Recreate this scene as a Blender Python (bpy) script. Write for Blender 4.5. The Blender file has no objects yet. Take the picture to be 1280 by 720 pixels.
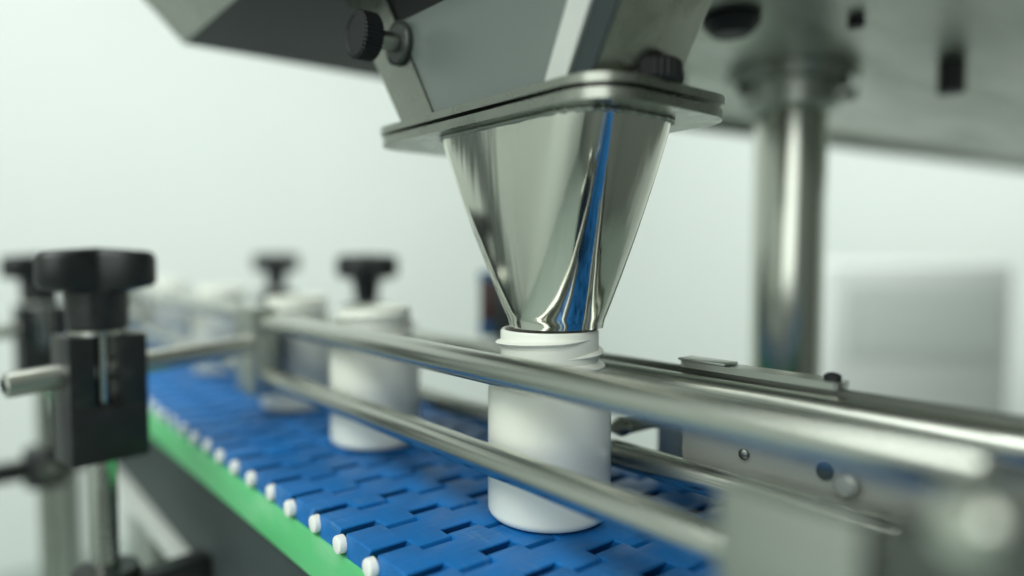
import bpy, bmesh, math, random
from mathutils import Vector, Matrix
random.seed(7)
S = bpy.context.scene
COL = S.collection

# ------------------------------------------------------------------ camera
CAM = Vector((-0.1977, -0.2143, 0.1107))
YAW, PITCH = math.radians(39.595), math.radians(3.0057)
cd = bpy.data.cameras.new('camera')
cam = bpy.data.objects.new('camera', cd); COL.objects.link(cam)
cam.location = CAM
cam.rotation_euler = (math.pi/2 - PITCH, 0, -YAW)
cd.sensor_width = 36; cd.lens = 24.43
cd.clip_start = 0.005; cd.clip_end = 50
cd.dof.use_dof = True; cd.dof.focus_distance = 0.275; cd.dof.aperture_fstop = 1.9
S.camera = cam

# ------------------------------------------------------------------ world + lights + exposure
w = bpy.data.worlds.new('World'); S.world = w; w.use_nodes = True
w.node_tree.nodes['Background'].inputs[0].default_value = (0.9, 1, 0.95, 1)
w.node_tree.nodes['Background'].inputs[1].default_value = 0.05
S.view_settings.view_transform = 'Standard'; S.view_settings.look = 'None'
S.view_settings.exposure = 0.10; S.view_settings.gamma = 1.0
S.render.engine = 'CYCLES'
S.cycles.max_bounces = 8; S.cycles.diffuse_bounces = 4; S.cycles.glossy_bounces = 5
S.cycles.caustics_reflective = False; S.cycles.caustics_refractive = False
S.cycles.use_denoising = True; S.cycles.sample_clamp_indirect = 4

def area(name, loc, target, sx, sy, watts, colour=(0.94, 1.0, 0.962)):
    l = bpy.data.lights.new(name, 'AREA'); l.shape = 'RECTANGLE'; l.size = sx; l.size_y = sy
    l.energy = watts; l.color = colour
    o = bpy.data.objects.new(name, l); COL.objects.link(o); o.location = loc
    d = Vector(target) - Vector(loc); o.rotation_euler = d.to_track_quat('-Z', 'Y').to_euler()
    return o
area('ceiling_panel_light', (-0.3, 0.9, 1.70), (-0.2, 2.1, -0.2), 1.4, 0.5, 23)
area('ceiling_panel_light', (1.1, 0.6, 1.70), (1.9, 0.9, 0), 0.5, 1.2, 33)
area('softbox', (-0.95, -0.15, 1.45), (-0.1, 0.1, 0), 1.9, 1.1, 36)
area('softbox', (-1.35, -0.95, 0.55), (0, 0, 0), 1.5, 1.3, 12)  # unseen low fill, added to brighten the bottle from the front

# ------------------------------------------------------------------ materials
def srgb(r, g, b):
    f = lambda v: (v/255/12.92) if v/255 <= 0.04045 else ((v/255+0.055)/1.055)**2.4
    return (f(r), f(g), f(b), 1)

def mat(name, col, rough=0.5, metal=0.0, spec=0.5, bump=None, var=0.0, vscale=20, stretch=(1, 1, 1), rvar=0.0,
        coat=0.0, sss=0.0, island=0.0):
    m = bpy.data.materials.new(name); m.use_nodes = True
    nt = m.node_tree; b = nt.nodes['Principled BSDF']
    b.inputs['Base Color'].default_value = col; b.inputs['Roughness'].default_value = rough
    b.inputs['Metallic'].default_value = metal; b.inputs['Specular IOR Level'].default_value = spec
    if coat: b.inputs['Coat Weight'].default_value = coat; b.inputs['Coat Roughness'].default_value = 0.05
    if sss:
        b.inputs['Subsurface Weight'].default_value = sss
        b.inputs['Subsurface Radius'].default_value = (0.004, 0.004, 0.004)
        b.inputs['Subsurface Scale'].default_value = 1.0
    tc = nt.nodes.new('ShaderNodeTexCoord'); mp = nt.nodes.new('ShaderNodeMapping')
    nt.links.new(tc.outputs['Object'], mp.inputs['Vector']); mp.inputs['Scale'].default_value = stretch
    def noise(scale, detail=4):
        n = nt.nodes.new('ShaderNodeTexNoise'); n.inputs['Scale'].default_value = scale
        n.inputs['Detail'].default_value = detail
        nt.links.new(mp.outputs[0], n.inputs['Vector']); return n
    if var or island:
        n = noise(vscale)
        mr = nt.nodes.new('ShaderNodeMapRange')
        mr.inputs['To Min'].default_value = 1-var; mr.inputs['To Max'].default_value = 1+var
        mr.inputs['From Min'].default_value = 0.3; mr.inputs['From Max'].default_value = 0.7
        nt.links.new(n.outputs['Fac'], mr.inputs['Value'])
        fac = mr.outputs[0]
        if island:
            oi = nt.nodes.new('ShaderNodeObjectInfo')
            m2 = nt.nodes.new('ShaderNodeMapRange')
            m2.inputs['To Min'].default_value = 1-island; m2.inputs['To Max'].default_value = 1+island
            nt.links.new(oi.outputs['Random'], m2.inputs['Value'])
            mu = nt.nodes.new('ShaderNodeMath'); mu.operation = 'MULTIPLY'
            nt.links.new(fac, mu.inputs[0]); nt.links.new(m2.outputs[0], mu.inputs[1]); fac = mu.outputs[0]
        vm = nt.nodes.new('ShaderNodeVectorMath'); vm.operation = 'SCALE'
        vm.inputs[0].default_value = col[:3]
        nt.links.new(fac, vm.inputs['Scale']); nt.links.new(vm.outputs[0], b.inputs['Base Color'])
    if rvar:
        n = noise(vscale*1.7)
        mr = nt.nodes.new('ShaderNodeMapRange')
        mr.inputs['To Min'].default_value = max(0.02, rough-rvar); mr.inputs['To Max'].default_value = rough+rvar
        mr.inputs['From Min'].default_value = 0.3; mr.inputs['From Max'].default_value = 0.7
        nt.links.new(n.outputs['Fac'], mr.inputs['Value']); nt.links.new(mr.outputs[0], b.inputs['Roughness'])
    if bump:
        n = noise(bump[0], 3); bp = nt.nodes.new('ShaderNodeBump')
        bp.inputs['Strength'].default_value = bump[1]; bp.inputs['Distance'].default_value = bump[2]
        nt.links.new(n.outputs['Fac'], bp.inputs['Height']); nt.links.new(bp.outputs[0], b.inputs['Normal'])
    return m

STEEL = (0.56, 0.57, 0.52, 1)
M = {
 'wall': mat('painted_wall', (0.78, 0.81, 0.785, 1), 0.7, var=0.015, vscale=1.5, bump=(60, 0.1, 0.002)),
 'ceiling': mat('painted_ceiling', (0.45, 0.47, 0.45, 1), 0.8, var=0.01, vscale=2),
 'darkwall': mat('dark_partition', (0.17, 0.18, 0.17, 1), 0.6, var=0.1, vscale=2),
 'steelwall': mat('dark_wall_panel', (0.05, 0.06, 0.058, 1), 0.5, var=0.1, vscale=2),
 'floor': mat('epoxy_floor', (0.32, 0.38, 0.35, 1), 0.35, var=0.06, vscale=3, rvar=0.08),
 'rod': mat('brushed_rod', STEEL, 0.24, 1, var=0.06, vscale=60, stretch=(1, 0.04, 1), rvar=0.05, bump=(900, 0.06, 0.0004)),
 'rod_x': mat('brushed_rod_cross', (0.48, 0.485, 0.44, 1), 0.32, 1, var=0.06, vscale=60, stretch=(0.04, 1, 1), rvar=0.05),
 'plate': mat('brushed_plate', (0.50, 0.52, 0.475, 1), 0.34, 1, var=0.07, vscale=80, stretch=(1, 0.05, 1), rvar=0.07, bump=(700, 0.05, 0.0004)),
 'underside': mat('scuffed_steel_underside', (0.44, 0.455, 0.41, 1), 0.38, 1, var=0.18, vscale=14, stretch=(0.25, 1.6, 1), rvar=0.1),
 'polish': mat('polished_steel', (0.76, 0.765, 0.69, 1), 0.10, 1, var=0.04, vscale=25, stretch=(1, 1, 0.1), rvar=0.03, bump=(38, 0.10, 0.004)),
 'darksteel': mat('dark_steel', (0.17, 0.18, 0.165, 1), 0.35, 1, var=0.1, vscale=20, rvar=0.06),
 'alu': mat('satin_aluminium', (0.82, 0.83, 0.79, 1), 0.5, 0.8, var=0.04, vscale=40),
 'satin': mat('satin_bracket', (0.36, 0.375, 0.34, 1), 0.5, 0.55, 0.3, var=0.06, vscale=80, stretch=(1, 0.05, 1)),
 'shade': mat('dark_hopper_sheet', (0.022, 0.028, 0.026, 1), 0.5, 0, 0.25, var=0.1, vscale=15),  # shade under the hopper put into a near-black base colour
 'post': mat('drawn_steel_post', (0.55, 0.56, 0.50, 1), 0.17, 1, var=0.08, vscale=14, stretch=(1, 1, 0.15), rvar=0.06),
 'flange': mat('flange_steel', (0.37, 0.385, 0.34, 1), 0.3, 1, var=0.06, vscale=60, rvar=0.06),
 'scratched': mat('scratched_steel', (0.50, 0.50, 0.43, 1), 0.3, 1, var=0.2, vscale=45, stretch=(1, 1, 0.5), rvar=0.12, bump=(200, 0.15, 0.0005)),
 'housing': mat('dull_steel_housing', (0.40, 0.42, 0.38, 1), 0.36, 1, var=0.08, vscale=12, rvar=0.06),
 'smoke': mat('smoked_acrylic', (0.17, 0.20, 0.185, 1), 0.25, 0, 0.6, var=0.05, vscale=10),
 'black': mat('black_plastic', (0.012, 0.014, 0.014, 1), 0.42, 0, 0.45, var=0.1, vscale=80, bump=(500, 0.08, 0.0003)),
 'rubber': mat('black_rubber', (0.010, 0.011, 0.012, 1), 0.55, 0, 0.4),
 'bottle': mat('white_hdpe', (0.85, 0.87, 0.775, 1), 0.33, 0, 0.5, var=0.012, vscale=40),
 'blue': mat('blue_acetal', (0.007, 0.14, 0.42, 1), 0.44, 0, 0.35, var=0.09, vscale=140, stretch=(0.35, 1.6, 1), rvar=0.1, bump=(420, 0.14, 0.0004), island=0.10),
 'pin': mat('white_pin_plastic', (0.80, 0.82, 0.78, 1), 0.4, 0, 0.5),
 'green': mat('green_wear_strip', (0.11, 0.52, 0.20, 1), 0.4, 0, 0.45, var=0.06, vscale=60, stretch=(1, 0.2, 1), bump=(150, 0.1, 0.0004)),
 'frame': mat('conveyor_steel', (0.048, 0.062, 0.062, 1), 0.6, 0, 0.12, var=0.08, vscale=20, stretch=(1, 0.1, 1), rvar=0.08),  # side panels' shadow and dark reflections put into the base colour
 'cab': mat('white_enamel', (0.76, 0.79, 0.77, 1), 0.5),
 'grille': mat('grey_grille', (0.80, 0.85, 0.82, 1), 0.5),
 'sensor': mat('dark_sensor_case', (0.05, 0.06, 0.055, 1), 0.35),
 'trim': mat('cyan_blue_trim', (0.005, 0.14, 0.36, 1), 0.4),
 'red': mat('dark_red_panel', (0.085, 0.008, 0.012, 1), 0.3),
}

def scuff(m, col, scale, stretch, lo, hi, amount):
    nt = m.node_tree; b = nt.nodes['Principled BSDF']
    tc = nt.nodes.new('ShaderNodeTexCoord'); mp = nt.nodes.new('ShaderNodeMapping'); mp.inputs['Scale'].default_value = stretch
    oi = nt.nodes.new('ShaderNodeObjectInfo'); ad = nt.nodes.new('ShaderNodeVectorMath'); ad.operation = 'ADD'
    mul = nt.nodes.new('ShaderNodeMath'); mul.operation = 'MULTIPLY'; mul.inputs[1].default_value = 7.3
    nt.links.new(oi.outputs['Random'], mul.inputs[0]); nt.links.new(mul.outputs[0], ad.inputs[1])
    nt.links.new(tc.outputs['Object'], ad.inputs[0]); nt.links.new(ad.outputs[0], mp.inputs['Vector'])
    n = nt.nodes.new('ShaderNodeTexNoise'); n.inputs['Scale'].default_value = scale; n.inputs['Detail'].default_value = 6
    nt.links.new(mp.outputs[0], n.inputs['Vector'])
    n2 = nt.nodes.new('ShaderNodeTexNoise'); n2.inputs['Scale'].default_value = scale*0.22
    nt.links.new(ad.outputs[0], n2.inputs['Vector'])
    mr = nt.nodes.new('ShaderNodeMapRange'); mr.inputs['From Min'].default_value = lo; mr.inputs['From Max'].default_value = hi
    mr.inputs['To Max'].default_value = amount
    mx0 = nt.nodes.new('ShaderNodeMath'); mx0.operation = 'MULTIPLY_ADD'; mx0.inputs[1].default_value = 0.6
    nt.links.new(n2.outputs['Fac'], mx0.inputs[0])
    hal = nt.nodes.new('ShaderNodeMath'); hal.operation = 'MULTIPLY'; hal.inputs[1].default_value = 0.7
    nt.links.new(n.outputs['Fac'], hal.inputs[0]); nt.links.new(hal.outputs[0], mx0.inputs[2])
    nt.links.new(mx0.outputs[0], mr.inputs['Value'])
    mx = nt.nodes.new('ShaderNodeMix'); mx.data_type = 'RGBA'; mx.inputs['B'].default_value = col
    src = b.inputs['Base Color'].links[0].from_socket
    nt.links.new(src, mx.inputs['A']); nt.links.new(mr.outputs[0], mx.inputs['Factor'])
    for o in mx.outputs:
        if o.type == 'RGBA': nt.links.new(o, b.inputs['Base Color'])
scuff(M['blue'], (0.10, 0.24, 0.44, 1), 190, (3.0, 0.30, 1), 0.72, 0.88, 0.5)
scuff(M['green'], (0.30, 0.62, 0.36, 1), 120, (1, 0.25, 1), 0.72, 0.92, 0.5)
scuff(M['black'], (0.06, 0.065, 0.065, 1), 90, (1, 1, 1), 0.74, 0.92, 0.5)

# ------------------------------------------------------------------ mesh helpers
def link(name, bm, m, parent=None, smooth=35):
    bmesh.ops.remove_doubles(bm, verts=bm.verts, dist=1e-6)
    bmesh.ops.recalc_face_normals(bm, faces=bm.faces)
    me = bpy.data.meshes.new(name); bm.to_mesh(me); bm.free()
    me.materials.append(M[m] if isinstance(m, str) else m)
    if smooth:
        for p in me.polygons: p.use_smooth = True
        me.set_sharp_from_angle(angle=math.radians(smooth))
    o = bpy.data.objects.new(name, me); COL.objects.link(o)
    if parent: o.parent = parent
    return o

def box(bm, lo, hi, bev=0.0, seg=2, mtx=None):
    lo, hi = Vector(lo), Vector(hi)
    r = bmesh.ops.create_cube(bm, size=1.0, matrix=Matrix.Translation((lo+hi)/2) @ Matrix.Diagonal((*(hi-lo), 1)))
    vs = r['verts']
    if bev:
        es = list({e for v in vs for e in v.link_edges})
        rb = bmesh.ops.bevel(bm, geom=es, offset=bev, segments=seg, affect='EDGES', profile=0.6)
        vs = list(set(v for v in rb['verts']) | {v for v in vs if v.is_valid})
    if mtx is not None: bmesh.ops.transform(bm, matrix=mtx, verts=[v for v in vs if v.is_valid])
    return bm

def frame_of(p, q):
    d = (Vector(q)-Vector(p)); L = d.length
    return Matrix.Translation(p) @ d.to_track_quat('Z', 'Y').to_matrix().to_4x4(), L

def lathe(bm, prof, seg=48, mtx=None, cap=True):
    mtx = mtx or Matrix.Identity(4); rings = []
    for r, z in prof:
        if r < 1e-7: rings.append([bm.verts.new(mtx @ Vector((0, 0, z)))])
        else: rings.append([bm.verts.new(mtx @ Vector((r*math.cos(2*math.pi*i/seg), r*math.sin(2*math.pi*i/seg), z))) for i in range(seg)])
    for a, b in zip(rings, rings[1:]):
        for i in range(seg):
            j = (i+1) % seg
            f = [a[i % len(a)], a[j % len(a)], b[j % len(b)], b[i % len(b)]]
            f = list(dict.fromkeys(f))
            if len(f) > 2: bm.faces.new(f)
    if cap:
        for r in (rings[0], rings[-1]):
            if len(r) > 2: bm.faces.new(r)
    return bm

def rod(bm, p, q, r, seg=32, ch=None):
    m, L = frame_of(p, q); ch = r*0.18 if ch is None else ch
    return lathe(bm, [(r-ch, 0), (r, ch), (r, L-ch), (r-ch, L)], seg, m)

def knurled(bm, p, q, r, n=36, depth=0.05):
    m, L = frame_of(p, q); ch = r*0.1
    rings = []
    for rr, z in ((r*0.72, ch*0.6), (r*0.80, 0), (r-ch, 0), (r, ch), (r, L-ch), (r-ch, L)):
        ring = []
        for i in range(n*4):
            k = rr*(1-(depth if (i % 4) in (0, 1) and rr > r*0.85 else 0))
            a = 2*math.pi*i/(n*4); ring.append(bm.verts.new(m @ Vector((k*math.cos(a), k*math.sin(a), z))))
        rings.append(ring)
    for a, b in zip(rings, rings[1:]):
        for i in range(n*4):
            j = (i+1) % (n*4); bm.faces.new([a[i], a[j], b[j], b[i]])
    bm.faces.new(rings[0]); bm.faces.new(rings[-1])
    return bm

def prism(bm, pts, axis, lo, hi):
    """polygon pts (2D) swept along axis 0/1/2 from lo to hi"""
    def P(u, v, t): return [(t, u, v), (u, t, v), (u, v, t)][axis]
    a = [bm.verts.new(P(u, v, lo)) for u, v in pts]; b = [bm.verts.new(P(u, v, hi)) for u, v in pts]
    n = len(pts)
    for i in range(n): bm.faces.new([a[i], a[(i+1) % n], b[(i+1) % n], b[i]])
    bm.faces.new(a); bm.faces.new(b)
    return bm

def bevel_all(bm, off, seg=2, ang=30):
    es = [e for e in bm.edges if len(e.link_faces) == 2 and e.calc_face_angle(0) > math.radians(ang)]
    bmesh.ops.bevel(bm, geom=es, offset=off, segments=seg, affect='EDGES', profile=0.6)
    return bm

def rrect(x0, x1, y0, y1, r, n=8, per_flat=1):
    pts = []
    for (cx, cy, a0) in ((x1-r, y1-r, 0), (x0+r, y1-r, 90), (x0+r, y0+r, 180), (x1-r, y0+r, 270)):
        for i in range(n+1):
            a = math.radians(a0 + 90*i/n); pts.append((cx+r*math.cos(a), cy+r*math.sin(a)))
    return pts

def quad_slab(bm, corners, thick, normal):
    n = Vector(normal).normalized()*thick
    a = [bm.verts.new(Vector(c)) for c in corners]; b = [bm.verts.new(Vector(c)+n) for c in corners]
    k = len(a)
    for i in range(k): bm.faces.new([a[i], a[(i+1) % k], b[(i+1) % k], b[i]])
    bm.faces.new(a); bm.faces.new(b)
    return bm

B = bmesh.new
def thing(name, label, cat, loc=(0, 0, 0), group=None):
    o = bpy.data.objects.new(name, None); COL.objects.link(o); o.location = loc
    o.empty_display_size = 0.02
    o['label'] = label; o['category'] = cat
    if group: o['group'] = group
    return o
def settle(root):
    """parts were modelled in world space: keep them there under their thing"""
    off = Matrix.Translation(-root.location)
    for ch in [o for o in COL.objects if o.parent == root]:
        ch.data.transform(off) if ch.type == 'MESH' else None
        for g in [o for o in COL.objects if o.parent == ch]:
            g.data.transform(off)
def struct(o):
    o['kind'] = 'structure'; return o
def copy_tree(o, parent=None):
    kids = [k for k in COL.objects if k.parent == o]
    c = o.copy(); COL.objects.link(c); c.parent = parent
    for k in kids: copy_tree(k, c)
    return c

# ------------------------------------------------------------------ room
X0, X1, Y0, Y1, ZF, ZC = -2.0, 2.3, -1.6, 2.3, -0.85, 1.75
struct(link('floor', box(B(), (X0, Y0, ZF-0.05), (X1, Y1, ZF)), 'floor', smooth=0))
struct(link('ceiling', box(B(), (X0, Y0, ZC), (X1, Y1, ZC+0.05)), 'ceiling', smooth=0))
struct(link('wall', box(B(), (X0, Y1, ZF), (X1, Y1+0.05, ZC)), 'wall', smooth=0))
struct(link('wall', box(B(), (X1, Y0, ZF), (X1+0.05, Y1, ZC)), 'wall', smooth=0))
struct(link('wall', box(B(), (X0-0.05, Y0, ZF), (X0, Y1, ZC)), 'wall', smooth=0))
struct(link('wall', box(B(), (X0, Y0-0.05, ZF), (X1, Y0, ZC)), 'darkwall', smooth=0))

# unseen dark panel added left of view to put a dark band in the funnel
for x0, x1, y in ((-1.20, -1.02, 1.50),):
    struct(link('wall', box(B(), (x0, y, ZF+0.001), (x1, y+0.05, 0.9), 0.004), 'steelwall', smooth=0))

# ------------------------------------------------------------------ conveyor
conv = thing('conveyor', 'blue slatted conveyor belt with white hinge pins and green edge strip', 'conveyor')
PITCH_B, SEG, XL, NSEG, TH = 0.0254, 0.0154, -0.0767, 10, 0.0098
YA, YB = -26, 46
def slat_mesh():
    bm = B(); g = 0.0003
    bev = 0.0009
    rows = []
    for i in range(NSEG):
        s = (i % 2 == 0)
        yn, yf = (0.0142, 0.0344) if s else (0.0058, 0.0278)
        xa, xb = XL+SEG*i, XL+SEG*(i+1)
        if not s: xa, xb = xa+0.0003, xb-0.0003
        rows.append((xa, xb, yn, yf))
    # outline (near edge left->right, then far edge right->left)
    near, far = [], []
    for xa, xb, yn, yf in rows:
        near += [(xa, yn), (xb, yn)]; far += [(xa, yf), (xb, yf)]
    pts = near + far[::-1]
    prism(bm, pts, 2, -TH, 0.0)
    bmesh.ops.remove_doubles(bm, verts=bm.verts, dist=1e-6)
    es = [e for e in bm.edges if all(abs(v.co.z) < 1e-6 for v in e.verts)]
    bmesh.ops.bevel(bm, geom=es, offset=0.0007, segments=2, affect='EDGES', profile=0.6)
    for v in bm.verts:
        if abs(v.co.z+TH) < 1e-5 and abs(v.co.y-0.0142) < 1e-5: v.co.y += 0.0055
    # sloped hinge lip in front of each forward tooth
    for i, (xa, xb, yn, yf) in enumerate(rows):
        if i % 2 == 1:
            a = 0.0008
            prism(bm, [(yn+0.0006, -0.0004-a), (yn+0.0006, -TH), (yn-0.0026, -TH), (yn-0.0026, -0.0042)], 0, xa+0.0002, xb-0.0002)
    return bm
proto = link('belt_slat', slat_mesh(), 'blue', conv, smooth=25)
pin_bm = B(); lathe(pin_bm, [(0.0026, 0), (0.0034, 0.0003), (0.0037, 0.0010), (0.0037, 0.0034)], 20,
                    Matrix.Translation((XL-0.0030, 0.0118, -0.0050)) @ Matrix.Rotation(math.pi/2, 4, 'Y'))
pin0 = link('hinge_pin', pin_bm, 'pin', proto)
slats = []
for k in range(YA, YB):
    if k == YA: s, p = proto, pin0
    else:
        s = proto.copy(); COL.objects.link(s); s.parent = conv
        p = pin0.copy(); COL.objects.link(p); p.parent = s
    s.location = (random.uniform(-.00025, .00025), k*PITCH_B+random.uniform(-.0002, .0002), random.uniform(-.00025, .0002))
    p.location = (random.uniform(-.0010, .0006), 0, random.uniform(-.0003, .0003))
ya, yb = YA*PITCH_B, YB*PITCH_B+0.02
for sx in (-1, 1):
    bm = B(); box(bm, (-0.0776, ya, -0.0300), (-0.070, yb, -0.0101), 0.0008)
    if sx > 0: bmesh.ops.scale(bm, vec=(-1, 1, 1), verts=bm.verts)
    link('wear_strip', bm, 'green', conv)
    bm = B(); box(bm, (-0.0745, ya, -0.088), (-0.0715, yb, -0.0305))
    if sx > 0: bmesh.ops.scale(bm, vec=(-1, 1, 1), verts=bm.verts)
    link('side_panel', bm, 'frame', conv)
    bm = B(); box(bm, (-0.0850, ya, -0.0960), (-0.0600, yb, -0.0884), 0.0006)
    if sx > 0: bmesh.ops.scale(bm, vec=(-1, 1, 1), verts=bm.verts)
    link('bottom_flange', bm, 'alu', conv)
link('return_bed', box(B(), (-0.0700, ya, -0.0300), (0.0700, yb, -0.0130)), 'frame', conv)
for y in (0.40, 1.05):
    for x in (-0.055, 0.055):
        link('leg', box(B(), (x-0.02, y-0.02, ZF+0.0003), (x+0.02, y+0.02, -0.0962), 0.003), 'plate', conv)
link('drive_box', box(B(), (-0.066, 0.28, -0.30), (0.062, 0.372, -0.0964), 0.004), 'rubber', conv)

# ------------------------------------------------------------------ bottles
def bottle_parts(root):
    R, rn, H = 0.0258, 0.0205, 0.0782
    pr = [(0.0, 0.0012), (R-0.010, 0.0010), (R-0.0055, 0.0)]
    for i in range(9):
        a = math.radians(-90+90*i/8); pr.append((R-0.0040+0.0040*math.cos(a), 0.0040+0.0040*math.sin(a)))
    pr += [(R, 0.020), (R, 0.036), (R, 0.0515)]
    for i in range(1, 8):
        a = math.radians(90*i/7); pr.append((rn+(R-rn)*math.cos(a), 0.0515+0.0075*math.sin(a)))
    pr += [(rn, 0.0610), (rn+0.0010, 0.0618), (rn+0.0022, 0.0624), (rn+0.0026, 0.0631), (rn+0.0022, 0.0638), (rn+0.0008, 0.0646), (rn, 0.0652), (rn, 0.070), (rn, 0.0774),
           (rn-0.0006, H), (rn-0.0016, H), (rn-0.0021, 0.0775), (rn-0.0021, 0.060), (R-0.0018, 0.050), (R-0.0018, 0.004), (0, 0.003)]
    link('body', lathe(B(), pr, 96, cap=False), 'bottle', root, smooth=50)
    # helical thread bead
    bm = B(); n = 150; rings = []
    a0, a1 = math.radians(248), math.radians(640)
    for i in range(n+1):
        t = i/n; a = a0+(a1-a0)*t
        z = 0.0679+0.0066*(a-a0)/(2*math.pi)
        k = min(1, 9*t, 9*(1-t)); k = k*k*(3-2*k)
        hw, pk = 0.0003+0.00075*k, 0.0022*k
        ring = [bm.verts.new(((rn-0.0003+p)*math.cos(a), (rn-0.0003+p)*math.sin(a), z+dz)) for p, dz in
                ((0, -hw*1.25), (pk*0.75+0.0003, -hw*0.7), (pk+0.0003, 0), (pk*0.75+0.0003, hw*0.7), (0, hw*1.25))]
        rings.append(ring)
    for a, b in zip(rings, rings[1:]):
        for i in range(4): bm.faces.new([a[i], a[i+1], b[i+1], b[i]])
    bm.faces.new(rings[0]); bm.faces.new(rings[-1])
    link('neck_thread', bm, 'bottle', root, smooth=60)
GB = 'open white bottles standing in line on the belt'
b0 = thing('bottle', 'sharp open white bottle directly under the steel funnel', 'bottle', (-0.0012, -0.0014, 0.0004), GB)
bottle_parts(b0)
b0.rotation_euler.z = math.radians(0)
for x, y, rz, lab in ((-0.003, 0.146, 40, 'second open white bottle, behind the lower rods just left of the funnel'),
                      (0.000, 0.266, 200, 'third open white bottle, just right of the front rail bracket'),
                      (0.004, 0.450, 110, 'fourth open white bottle, blurred beyond the front rail bracket'),
                      (0.002, 0.640, 300, 'farthest open white bottle, a pale blur at the far end of the belt')):
    c = copy_tree(b0); c.location = (x, y, 0.0006); c.rotation_euler.z = math.radians(rz); c['label'] = lab

# ------------------------------------------------------------------ front guide rail
RR = 0.0061
BOLT = (-0.0783, -0.1797, 0.0700)
fr = thing('guide_rail', 'front pair of round steel guide rods running along the near edge of the belt', 'guide rail', (-0.0344, 0.0, 0.0), 'guide rails along the belt')
for (y0, y1, z) in ((-0.170, 0.226, 0.0656), (-0.118, 0.226, 0.0298), (0.258, 0.80, 0.0670), (0.258, 0.80, 0.0298), (-0.70, -0.212, 0.0656), (-0.70, -0.212, 0.0298)):
    link('rail_rod', rod(B(), (-0.0344, y0, z), (-0.0344, y1, z), RR), 'rod', fr)
link('bracket', box(B(), (-0.0465, 0.2245, 0.0190), (-0.0300, 0.2600, 0.0745), 0.0012), 'plate', fr)
link('bracket', box(B(), (-0.0800, -0.1640, -0.010), (-0.0720, -0.1355, 0.0656), 0.0015), 'plate', fr)
link('bracket', box(B(), (-0.0780, -0.2080, -0.010), (-0.0660, -0.1655, 0.0660), 0.0015), 'darksteel', fr)
link('bracket_arm', box(B(), (-0.0719, -0.2050, 0.0200), (-0.0290, -0.1720, 0.0640), 0.0015), 'darksteel', fr)
link('bracket', box(B(), (-0.0440, 0.62, 0.0190), (-0.0300, 0.65, 0.0800), 0.0012), 'plate', fr)
link('bolt_head', lathe(B(), [(0.0062, 0), (0.0062, 0.003), (0.0048, 0.0052), (0.002, 0.0062), (0, 0.0064)], 24,
     Matrix.Translation(BOLT) @ Matrix.Rotation(-math.pi/2, 4, 'Y')), 'polish', fr)
settle(fr)

# ------------------------------------------------------------------ far guide rail
ra = thing('guide_rail', 'far pair of steel guide rods with flat top bar and bracket plate', 'guide rail', (0.037, 0.0, 0.0), 'guide rails along the belt')
for z in (0.0548, 0.0192):
    link('rail_rod', rod(B(), (0.037, -0.23, z), (0.037, 0.90, z), RR), 'rod', ra)
link('top_bar', box(B(), (0.0436, -0.23, 0.0560), (0.0475, 0.016, 0.0624), 0.0006), 'darksteel', ra)
bm = B(); prism(bm, [(-0.2300, 0.0195), (-0.041, 0.0195), (-0.0375, 0.0207), (-0.036, 0.0240), (-0.036, 0.0555), (-0.2300, 0.0555)], 0, 0.0438, 0.0462)
link('bracket_plate', bevel_all(bm, 0.0004, 1, 60), 'satin', ra)
link('gusset', quad_slab(B(), [(0.0463, -0.0355, 0.0555), (0.056, -0.0330, 0.0555), (0.050, -0.0340, 0.0225), (0.0463, -0.0355, 0.0225)], 0.0016, (0, -1, 0)), 'housing', ra)
link('screw', lathe(B(), [(0.0021, 0), (0.0021, 0.0012), (0.0010, 0.0020), (0, 0.0021)], 16, Matrix.Translation((0.0437, -0.0655, 0.0315)) @ Matrix.Rotation(-math.pi/2, 4, 'Y')), 'darksteel', ra)
link('screw', lathe(B(), [(0.0022, 0), (0.0022, 0.003), (0.0014, 0.0040), (0, 0.0041)], 16, Matrix.Translation((0.0475, -0.0340, 0.0262)) @ Matrix.Rotation(math.pi/2, 4, 'X')), 'polish', ra)
link('socket_hole', lathe(B(), [(0.0030, 0), (0.0030, 0.0008)], 20, Matrix.Translation((0.0437, -0.0975, 0.0325)) @ Matrix.Rotation(-math.pi/2, 4, 'Y')), 'frame', ra)
link('bolt_head', lathe(B(), [(0.0042, 0), (0.0042, 0.003), (0.0030, 0.0046), (0, 0.005)], 20, Matrix.Translation((0.0437, -0.1060, 0.0300)) @ Matrix.Rotation(-math.pi/2, 4, 'Y')), 'satin', ra)
clip = link('clip', bevel_all(prism(B(), rrect(0.0405, 0.0510, -0.1030, -0.0355, 0.003, 4), 2, 0.0626, 0.0652), 0.0004, 1, 50), 'plate', ra)
link('clip_end', box(B(), (0.0405, -0.058, 0.0653), (0.0500, -0.0355, 0.0664), 0.0004), 'plate', clip)
link('clip_screw', lathe(B(), [(0.0030, 0), (0.0030, 0.0018), (0.0016, 0.0026), (0, 0.0027)], 16, Matrix.Translation((0.0455, -0.0985, 0.0652))), 'rubber', clip)
settle(ra)

# pointed stop pin behind the bottle
sp = thing('stop_pin', 'pointed steel stop pin aimed at the right side of the sharp bottle', 'pin', (0.05, -0.002, 0.031))
m = Matrix.Translation((0.0345, -0.0015, 0.0300)) @ Matrix.Rotation(math.pi/2, 4, 'Y')
tp = link('tip', lathe(B(), [(0.0002, 0), (0.0047, 0.0085), (0.0047, 0.0115)], 32, m), 'flange', sp)
link('shaft', lathe(B(), [(0.0044, 0.0116), (0.0044, 0.060)], 32, m), 'darksteel', sp)
link('mount', box(B(), (0.082, -0.010, -0.030), (0.093, 0.008, 0.040), 0.001), 'housing', sp)
settle(sp)

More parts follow.
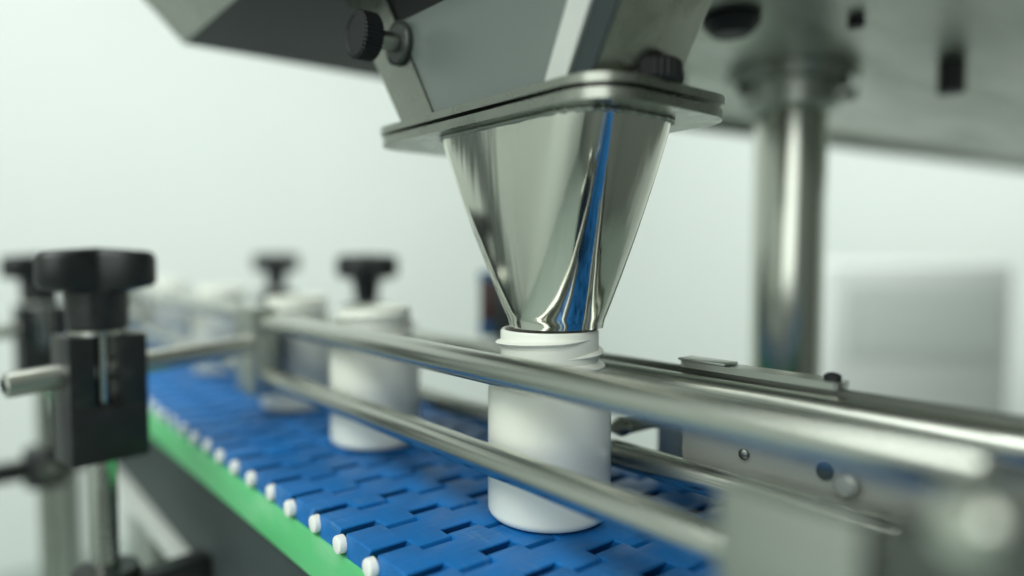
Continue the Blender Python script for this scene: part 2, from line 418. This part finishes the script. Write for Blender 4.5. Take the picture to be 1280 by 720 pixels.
# ------------------------------------------------------------------ rail clamps (posts with black knobs)
def star_knob(bm, R, h, z0, lobes=4, hub0=0.0125, hub1=0.0150, hubh=0.024, turn=0.0):
    n = lobes*36
    def prof(t): return R*(0.53+0.47*abs(math.cos(lobes*t/2))**1.8)
    rings = []
    lay = [(hub0*0.92, 0, 0), (hub0, 0.001, 0), (hub1, hubh, 0)]
    for r, z, _ in lay: rings.append([bm.verts.new((r*math.cos(2*math.pi*i/n+turn), r*math.sin(2*math.pi*i/n+turn), z0+z)) for i in range(n)])
    for k, z in ((0.93, hubh+0.0015), (1.0, hubh+0.004), (1.0, hubh+h-0.004), (0.95, hubh+h-0.001), (0.88, hubh+h)):
        low = z < hubh+0.006
        rings.append([bm.verts.new((prof(2*math.pi*i/n)*k*math.cos(2*math.pi*i/n+turn), prof(2*math.pi*i/n)*k*math.sin(2*math.pi*i/n+turn),
                      z0+z+(0.10 if low else -0.08)*(prof(2*math.pi*i/n)-0.53*R))) for i in range(n)])
    for a, b in zip(rings, rings[1:]):
        for i in range(n): bm.faces.new([a[i], a[(i+1) % n], b[(i+1) % n], b[i]])
    bm.faces.new(rings[0])
    c = bm.verts.new((0, 0, z0+hubh+h+0.001))
    for i in range(n): bm.faces.new([rings[-1][i], rings[-1][(i+1) % n], c])
    return bm
def clamp_parts(root, h0=0.0146, h1=0.0154):
    """local origin: post axis at belt height; rod runs along +X through the block"""
    # block: two cheeks with a slot between, bridge below
    blk = link('clamp_block', box(B(), (-0.0185, -0.0150, -0.0010), (0.0195, 0.0150, 0.0290), 0.0014), 'black', root)
    for sx in (-1, 1):
        a, b = sorted((sx*0.0062, 0.0195 if sx > 0 else -0.0185))
        link('cheek', box(B(), (a, -0.0150, 0.0285), (b, 0.0150, 0.0665), 0.0012), 'black', blk)
    link('clamp_screw', rod(B(), (0, -0.004, 0.0292), (0, -0.004, 0.0664), 0.0038, 20), 'polish', root)
    link('washer', lathe(B(), [(0.0140, 0.0667), (0.0140, 0.0687)], 40), 'rod', root)
    kn = link('knob', star_knob(B(), 0.0305, 0.0230, 0.0690, 3, h0, h1, 0.0200, math.radians(76)), 'black', root, smooth=40)
    link('post', rod(B(), (0, 0, -0.420), (0, 0, -0.0012), 0.0070, 32), 'rod', root)
    cc = link('cross_clamp', lathe(B(), [(0.0160, -0.098), (0.0175, -0.095), (0.0175, -0.066), (0.0160, -0.063)], 32), 'black', root)
    link('clamp_bolt', lathe(B(), [(0.007, 0), (0.007, 0.003), (0, 0.004)], 20, Matrix.Translation((0, -0.0172, -0.0805)) @ Matrix.Rotation(math.pi/2, 4, 'X')), 'housing', cc)
    link('clamp_arm', box(B(), (0.0170, -0.007, -0.0885), (0.0560, 0.007, -0.0725), 0.001), 'black', root)
    link('clamp_arm', box(B(), (-0.060, -0.007, -0.0885), (-0.0170, 0.007, -0.0725), 0.001), 'black', root)
    link('rod_plug', rod(B(), (-0.0436, 0, 0.04396), (-0.0432, 0, 0.0440), 0.0034, 20), 'rubber', root)
    link('cross_rod', rod(B(), (-0.043, 0.0000, 0.0440), (0.089, 0.0000, 0.0520), 0.0064, 32), 'rod_x', root)
GC = 'clamp posts with black knobs along the conveyor'
ca = thing('rail_clamp', 'largest and nearest black-knobbed clamp, on a steel post at the left', 'clamp', (-0.1318, 0.2165, 0), GC)
clamp_parts(ca); ca.rotation_euler.z = math.radians(9)
c = copy_tree(ca); c.location = (-0.1270, 0.540, -0.004); c.rotation_euler.z = math.radians(6)
c['label'] = 'blurred black-knobbed clamp post at the far left, behind the large nearest clamp'
cf = thing('rail_clamp', 'far-side clamp whose black T-shaped knob rises above the second bottle', 'clamp', (0.0985, 0.349, -0.004), GC)
clamp_parts(cf, 0.0098, 0.0125); cf.rotation_euler.z = math.radians(160)
c = copy_tree(cf); c.location = (0.1230, 0.628, -0.004); c.rotation_euler.z = math.radians(172)
c['label'] = 'farthest far-side clamp, its small black knob above the third bottle'

# ------------------------------------------------------------------ funnel
fu = thing('funnel', 'polished steel filling funnel with square top flange tapering into the bottle neck', 'funnel', (0, 0, 0.0795))
ZT, ZB, RO = 0.1610, 0.0796, 0.0196
def funnel(bm, inset=0.0):
    x0, x1, y0, y1, r = -0.0268+inset, 0.0250-inset, -0.0490+inset, 0.0485-inset, 0.0115-inset*0.5
    cx, cy, ax, by = (x0+x1)/2, (y0+y1)/2, (x1-x0)/2, (y1-y0)/2
    rings, K, n, fl = [], 40, 20, 10
    for k in range(K+1):
        t = 1-(1-k/K)**1.35
        g = max(0.0, 1-(t/0.965)**1.3) if t < 0.965 else 0.0
        g = g*0.97+0.03*(1-t)
        a, b = ax+(RO-inset-ax)*t, by+(RO-inset-by)*t
        cr = (r, r, 0.0190, r)
        FXY = [(min((ax-q)*g, a*0.96), min((by-q)*g, b*0.96)) for q in cr]
        ox, oy, z = cx+(0.0015-cx)*t, cy+(-0.003-cy)*t, ZT+(ZB-ZT)*t
        ring = []
        for q, (sx, sy) in enumerate(((1, 1), (-1, 1), (-1, -1), (1, -1))):
            arc = []; fx, fy = FXY[q]; gx, gy = FXY[(q+1) % 4]
            for i in range(n+1):
                th = math.pi/2*i/n
                arc.append((sx*(fx+(a-fx)*math.cos(th)), sy*(fy+(b-fy)*math.sin(th))))
            if q in (1, 3): arc = arc[::-1]
            ring += arc
            # flat up to the next corner
            if q == 0: e0, e1 = (fx, b), (-gx, b)
            elif q == 1: e0, e1 = (-a, fy), (-a, -gy)
            elif q == 2: e0, e1 = (-fx, -b), (gx, -b)
            else: e0, e1 = (a, -fy), (a, gy)
            for i in range(1, fl):
                u = i/fl; ring.append((e0[0]+(e1[0]-e0[0])*u, e0[1]+(e1[1]-e0[1])*u))
        def puff(x, y):
            bx = 0.0016*math.cos(min(1, abs(y)/b)*math.pi/2)*abs(x)/a*math.sin(math.pi*min(1, t*1.05))**0.8 if t < 0.95 else 0
            by2 = 0.0009*math.cos(min(1, abs(x)/a)*math.pi/2)*abs(y)/b*math.sin(math.pi*min(1, t*1.05))**0.8 if t < 0.95 else 0
            return (ox+x+math.copysign(bx, x), oy+y+math.copysign(by2, y), z)
        rings.append([bm.verts.new(puff(x, y)) for x, y in ring])
    for p, q in zip(rings, rings[1:]):
        for i in range(len(p)):
            j = (i+1) % len(p); bm.faces.new([p[i], p[j], q[j], q[i]])
    return rings
bm = B(); ro = funnel(bm); ri = funnel(bm, 0.0012)
for k in (0, -1):
    for i in range(len(ro[k])):
        j = (i+1) % len(ro[k]); bm.faces.new([ro[k][i], ro[k][j], ri[k][j], ri[k][i]])
top_loop = [v.co.copy() for v in ro[0]]
cone = link('cone', bm, 'polish', fu, smooth=60)
bm = B(); wr = []; nL = len(top_loop); cen = Vector((0, 0, ZT))
for i, p in enumerate(top_loop):
    out = (p-cen); out.z = 0; out.normalize(); rr = 0.0011+0.0003*math.sin(i*1.9)+random.uniform(-.0001, .0001)
    wr.append([bm.verts.new(p+out*(rr*math.cos(t)-0.0002)+Vector((0, 0, rr*math.sin(t)-0.0006))) for t in [2*math.pi*k/8 for k in range(8)]])
for i in range(nL):
    for k in range(8):
        bm.faces.new([wr[i][k], wr[i][(k+1) % 8], wr[(i+1) % nL][(k+1) % 8], wr[(i+1) % nL][k]])
link('weld_bead', bm, 'flange', cone, smooth=80)
FX = (-0.0335, 0.0450, -0.0610, 0.0945)
def plate_ring(z0, z1, grow=0.0):
    bm = B(); o = rrect(FX[0]-grow, FX[1]+grow, FX[2]-grow, FX[3]+grow, 0.019, 16)
    prism(bm, o, 2, z0, z1)
    return bevel_all(bm, 0.0009, 3, 50)
link('flange', plate_ring(0.1611, 0.1648), 'flange', fu)
settle(fu)

# ------------------------------------------------------------------ filling chute
ch = thing('filling_chute', 'grey-windowed steel chute flaring upward from the flange above the funnel', 'chute', (0, 0, 0.1655))
link('flange', plate_ring(0.1663, 0.1694, 0.0006), 'flange', ch)
ZL, ZH = 0.1696, 0.2440
CX0, CX1 = -0.0300, 0.0115
yn = lambda z: -0.0535-0.57*(z-0.169); yfa = lambda z: 0.0655+0.765*(z-0.169)
# steel tube body (four sloped sheets)
bm = B()
def sheet(c, t, n): quad_slab(bm, c, t, n)
link('front_sheet', quad_slab(B(), [(CX0, yn(ZL), ZL), (CX1, yn(ZL), ZL), (CX1, yn(ZH), ZH), (CX0, yn(ZH), ZH)], -0.0014, (0, -1, -0.57)), 'scratched', ch)
link('rear_sheet', quad_slab(B(), [(CX0, yfa(ZL), ZL), (CX1, yfa(ZL), ZL), (CX1, yfa(ZH), ZH), (CX0, yfa(ZH), ZH)], -0.0014, (0, 1, -0.765)), 'scratched', ch)
link('side_sheet', quad_slab(B(), [(CX1-0.0016, yn(ZL)+0.002, ZL), (CX1-0.0016, yfa(ZL)-0.002, ZL), (CX1-0.0016, yfa(ZH)-0.002, ZH), (CX1-0.0016, yn(ZH)+0.002, ZH)], 0.0012, (1, 0, 0)), 'scratched', ch)
bm.free()
# window face: frame strips and smoked panel
yq = lambda z: -0.0425-0.50*(z-0.169); yp0 = lambda z: -0.0315-0.46*(z-0.169); yp1 = lambda z: 0.0390+0.66*(z-0.169)
ZW = 0.2155
link('frame_strip', quad_slab(B(), [(CX0, yfa(ZL)-0.0008, ZL), (CX0, yp1(ZL), ZL), (CX0, yp1(ZH), ZH), (CX0, yfa(ZH)-0.0008, ZH)], 0.0022, (-1, 0, 0)), 'flange', ch)
link('frame_strip', quad_slab(B(), [(CX0, yp0(ZL), ZL), (CX0, yq(ZL), ZL), (CX0, yq(ZH), ZH), (CX0, yp0(ZH), ZH)], 0.0022, (-1, 0, 0)), 'alu', ch)  # near strip's bright reflection put into a paler metal colour
link('corner_strip', quad_slab(B(), [(CX0, yq(ZL)-0.0003, ZL), (CX0, yn(ZL)+0.0004, ZL), (CX0, yn(ZH)+0.0004, ZH), (CX0, yq(ZH)-0.0003, ZH)], 0.0008, (-1, 0, 0)), 'frame', ch)  # shade on the corner fold put in as a dark colour
link('window_panel', quad_slab(B(), [(CX0+0.0005, yp0(ZL)+0.0003, ZL), (CX0+0.0005, yp1(ZL)-0.0003, ZL), (CX0+0.0005, yp1(ZW)-0.0003, ZW), (CX0+0.0005, yp0(ZW)+0.0003, ZW)], 0.0014, (-1, 0, 0)), 'smoke', ch)
link('dark_strip', quad_slab(B(), [(CX0+0.0008, yp0(ZW)+0.0003, ZW+0.0004), (CX0+0.0008, yp1(ZW)-0.0003, ZW+0.0004), (CX0+0.0008, yp1(ZH)-0.0003, ZH), (CX0+0.0008, yp0(ZH)+0.0003, ZH)], 0.0014, (-1, 0, 0)), 'rubber', ch)
KY, KZ = 0.0655, 0.2050
kb = link('thumb_screw', knurled(B(), (-0.0550, KY, KZ), (-0.0455, KY, KZ), 0.0105, 34), 'rubber', ch, smooth=20)
link('screw_shaft', rod(B(), (-0.0454, KY, KZ), (-0.0345, KY, KZ), 0.0042, 24), 'rod_x', kb)
link('washer', rod(B(), (-0.0344, KY, KZ), (-0.0323, KY, KZ), 0.0100, 40), 'sensor', kb)
for x, y in ((-0.0010, -0.0540),):
    link('clamp_knob', knurled(B(), (x, y, 0.1775), (x, y, 0.1695), 0.0105, 26, 0.04), 'rubber', ch, smooth=20)
settle(ch)

# ------------------------------------------------------------------ hopper housing (upper left)
hh = thing('hopper_housing', 'large dark sheet-steel hopper with flared side cut off at the top edge', 'hopper', (0, 0.1, 0.245))
HB = [(-0.070, -0.13), (0.090, -0.13), (0.090, 0.274), (-0.070, 0.274)]
k = 0.205
HT = [(-0.070-k, -0.13-0.02), (0.090, -0.13-0.02), (0.090, 0.274+0.0), (-0.070-k, 0.274+0.0)]
zb, zt = 0.245, 0.245+k
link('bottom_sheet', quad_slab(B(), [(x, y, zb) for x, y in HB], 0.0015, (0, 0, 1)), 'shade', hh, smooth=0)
for i in range(4):
    j = (i+1) % 4
    a, b, c, d = [Vector((*HB[i], zb)), Vector((*HB[j], zb)), Vector((*HT[j], zt)), Vector((*HT[i], zt))]
    n = (b-a).cross(d-a).normalized()
    link('side_sheet', quad_slab(B(), [a+Vector((0, 0, 0.0002)), b+Vector((0, 0, 0.0002)), c, d], -0.0013, n), 'flange' if i == 3 else 'housing', hh, smooth=0)
settle(hh)

# ------------------------------------------------------------------ machine head plate with its post
hp = thing('head_plate', 'broad scuffed steel plate overhead at upper right seen from below', 'steel plate', (0.5, 0.0, 0.2418))
PZ = 0.2418
link('plate', quad_slab(B(), [(0.100, -0.55, PZ), (1.25, -0.70, PZ), (1.25, 0.079, PZ), (0.100, 0.2475, PZ)], 0.006, (0, 0, 1)), 'underside', hp, smooth=0)
link('edge_lip', quad_slab(B(), [(0.100, 0.2480, PZ-0.010), (1.25, 0.0795, PZ-0.010), (1.25, 0.0855, PZ-0.010), (0.100, 0.2540, PZ-0.010)], 0.018, (0, 0, 1)), 'housing', hp, smooth=0)
for x, y, r, h in ((0.2050, -0.031, 0.0045, 0.005), (0.3435, -0.0336, 0.0085, 0.022), (0.235, 0.115, 0.006, 0.010), (0.362, 0.045, 0.006, 0.010)):
    link('bolt', lathe(B(), [(r, -h), (r, 0)], 6 if r > 0.005 else 16, Matrix.Translation((x, y, PZ-0.0003))), 'rubber', hp, smooth=30)
mt = link('motor_cap', lathe(B(), [(0.010, -0.006), (0.0135, -0.003), (0.0160, 0.0), (0.0160, 0.004)], 40, Matrix.Translation((0.1480, 0.012, PZ-0.0045))), 'rubber', hp)
settle(hp)
po = thing('support_post', 'round polished steel post with a flanged collar standing behind the conveyor', 'post', (0.2935, 0.0556, ZF))
link('column', lathe(B(), [(0.0255, ZF+0.0002), (0.0255, PZ-0.0101)], 64, Matrix.Translation((0.2935, 0.0556, 0))), 'post', po)
cl = link('collar', lathe(B(), [(0.0265, PZ-0.030), (0.0330, PZ-0.026), (0.0340, PZ-0.0105), (0.0460, PZ-0.0100), (0.0460, PZ-0.0005)], 48, Matrix.Translation((0.2935, 0.0556, 0))), 'housing', po)
for a in (30, 150, 270):
    link('collar_bolt', lathe(B(), [(0.0035, -0.006), (0.0035, 0)], 6, Matrix.Translation((0.2935+0.039*math.cos(math.radians(a)), 0.0556+0.039*math.sin(math.radians(a)), PZ-0.0102))), 'rubber', cl)
link('base_flange', lathe(B(), [(0.06, ZF+0.0002), (0.06, ZF+0.012)], 48, Matrix.Translation((0.2935, 0.0556, 0))), 'housing', po)
settle(po)

# ------------------------------------------------------------------ small sensor unit behind the funnel
se = thing('sensor_unit', 'small dark unit with blue corners and a dark red stripe behind the funnel', 'sensor', (0.1800, 0.2585, 0.035))
rm = Matrix.Translation((0.1800, 0.2585, 0)) @ Matrix.Rotation(math.radians(-40), 4, 'Z')
cs = link('case', box(B(), (-0.0175, -0.010, 0.037), (0.030, 0.015, 0.0930), 0.002, mtx=rm), 'sensor', se)
link('red_stripe', box(B(), (-0.0140, -0.0116, 0.0510), (-0.0070, -0.0101, 0.0860), mtx=rm), 'red', cs, smooth=0)
link('blue_trim', box(B(), (-0.0180, -0.0118, 0.0420), (-0.0060, -0.0101, 0.0500), mtx=rm), 'trim', cs, smooth=0)
link('blue_trim', box(B(), (-0.0180, -0.0118, 0.0870), (-0.0040, -0.0101, 0.0935), mtx=rm), 'trim', cs, smooth=0)
link('stand', rod(B(), (0.184, 0.2615, ZF+0.0005), (0.184, 0.2615, 0.0368), 0.007, 20), 'rod', se)
settle(se)

# ------------------------------------------------------------------ white cabinet in the background
cb = thing('cabinet', 'white cabinet with a grey perforated panel, blurred at the far right', 'cabinet', (1.25, 0.30, ZF))
rm = Matrix.Translation((1.255, 0.310, 0)) @ Matrix.Rotation(math.radians(-39.6), 4, 'Z')
body = link('body', box(B(), (-0.175, 0.0, ZF+0.0005), (0.175, 0.40, 0.086), 0.01, mtx=rm), 'cab', cb)
bm = B(); nx, nz = 26, 12
x0, x1, z0, z1 = -0.150, 0.150, -0.085, 0.045
xs = [x0+(x1-x0)*i/(nx*2+1) for i in range(nx*2+2)]; zs = [z0+(z1-z0)*i/(nz*2+1) for i in range(nz*2+2)]
for i in range(len(xs)-1):
    for j in range(len(zs)-1):
        hole = (i % 2 == 1) and (j % 2 == 1)
        y = -0.004 if not hole else -0.001
        bm.faces.new([bm.verts.new(rm @ Vector(p)) for p in ((xs[i], y, zs[j]), (xs[i+1], y, zs[j]), (xs[i+1], y, zs[j+1]), (xs[i], y, zs[j+1]))])
        if hole:
            for (ax, az), (bx, bz) in (((i, j), (i+1, j)), ((i+1, j), (i+1, j+1)), ((i+1, j+1), (i, j+1)), ((i, j+1), (i, j))):
                bm.faces.new([bm.verts.new(rm @ Vector(p)) for p in ((xs[ax], -0.004, zs[az]), (xs[bx], -0.004, zs[bz]), (xs[bx], -0.001, zs[bz]), (xs[ax], -0.001, zs[az]))])
link('perforated_panel', bm, 'grille', cb, smooth=0)
settle(cb)
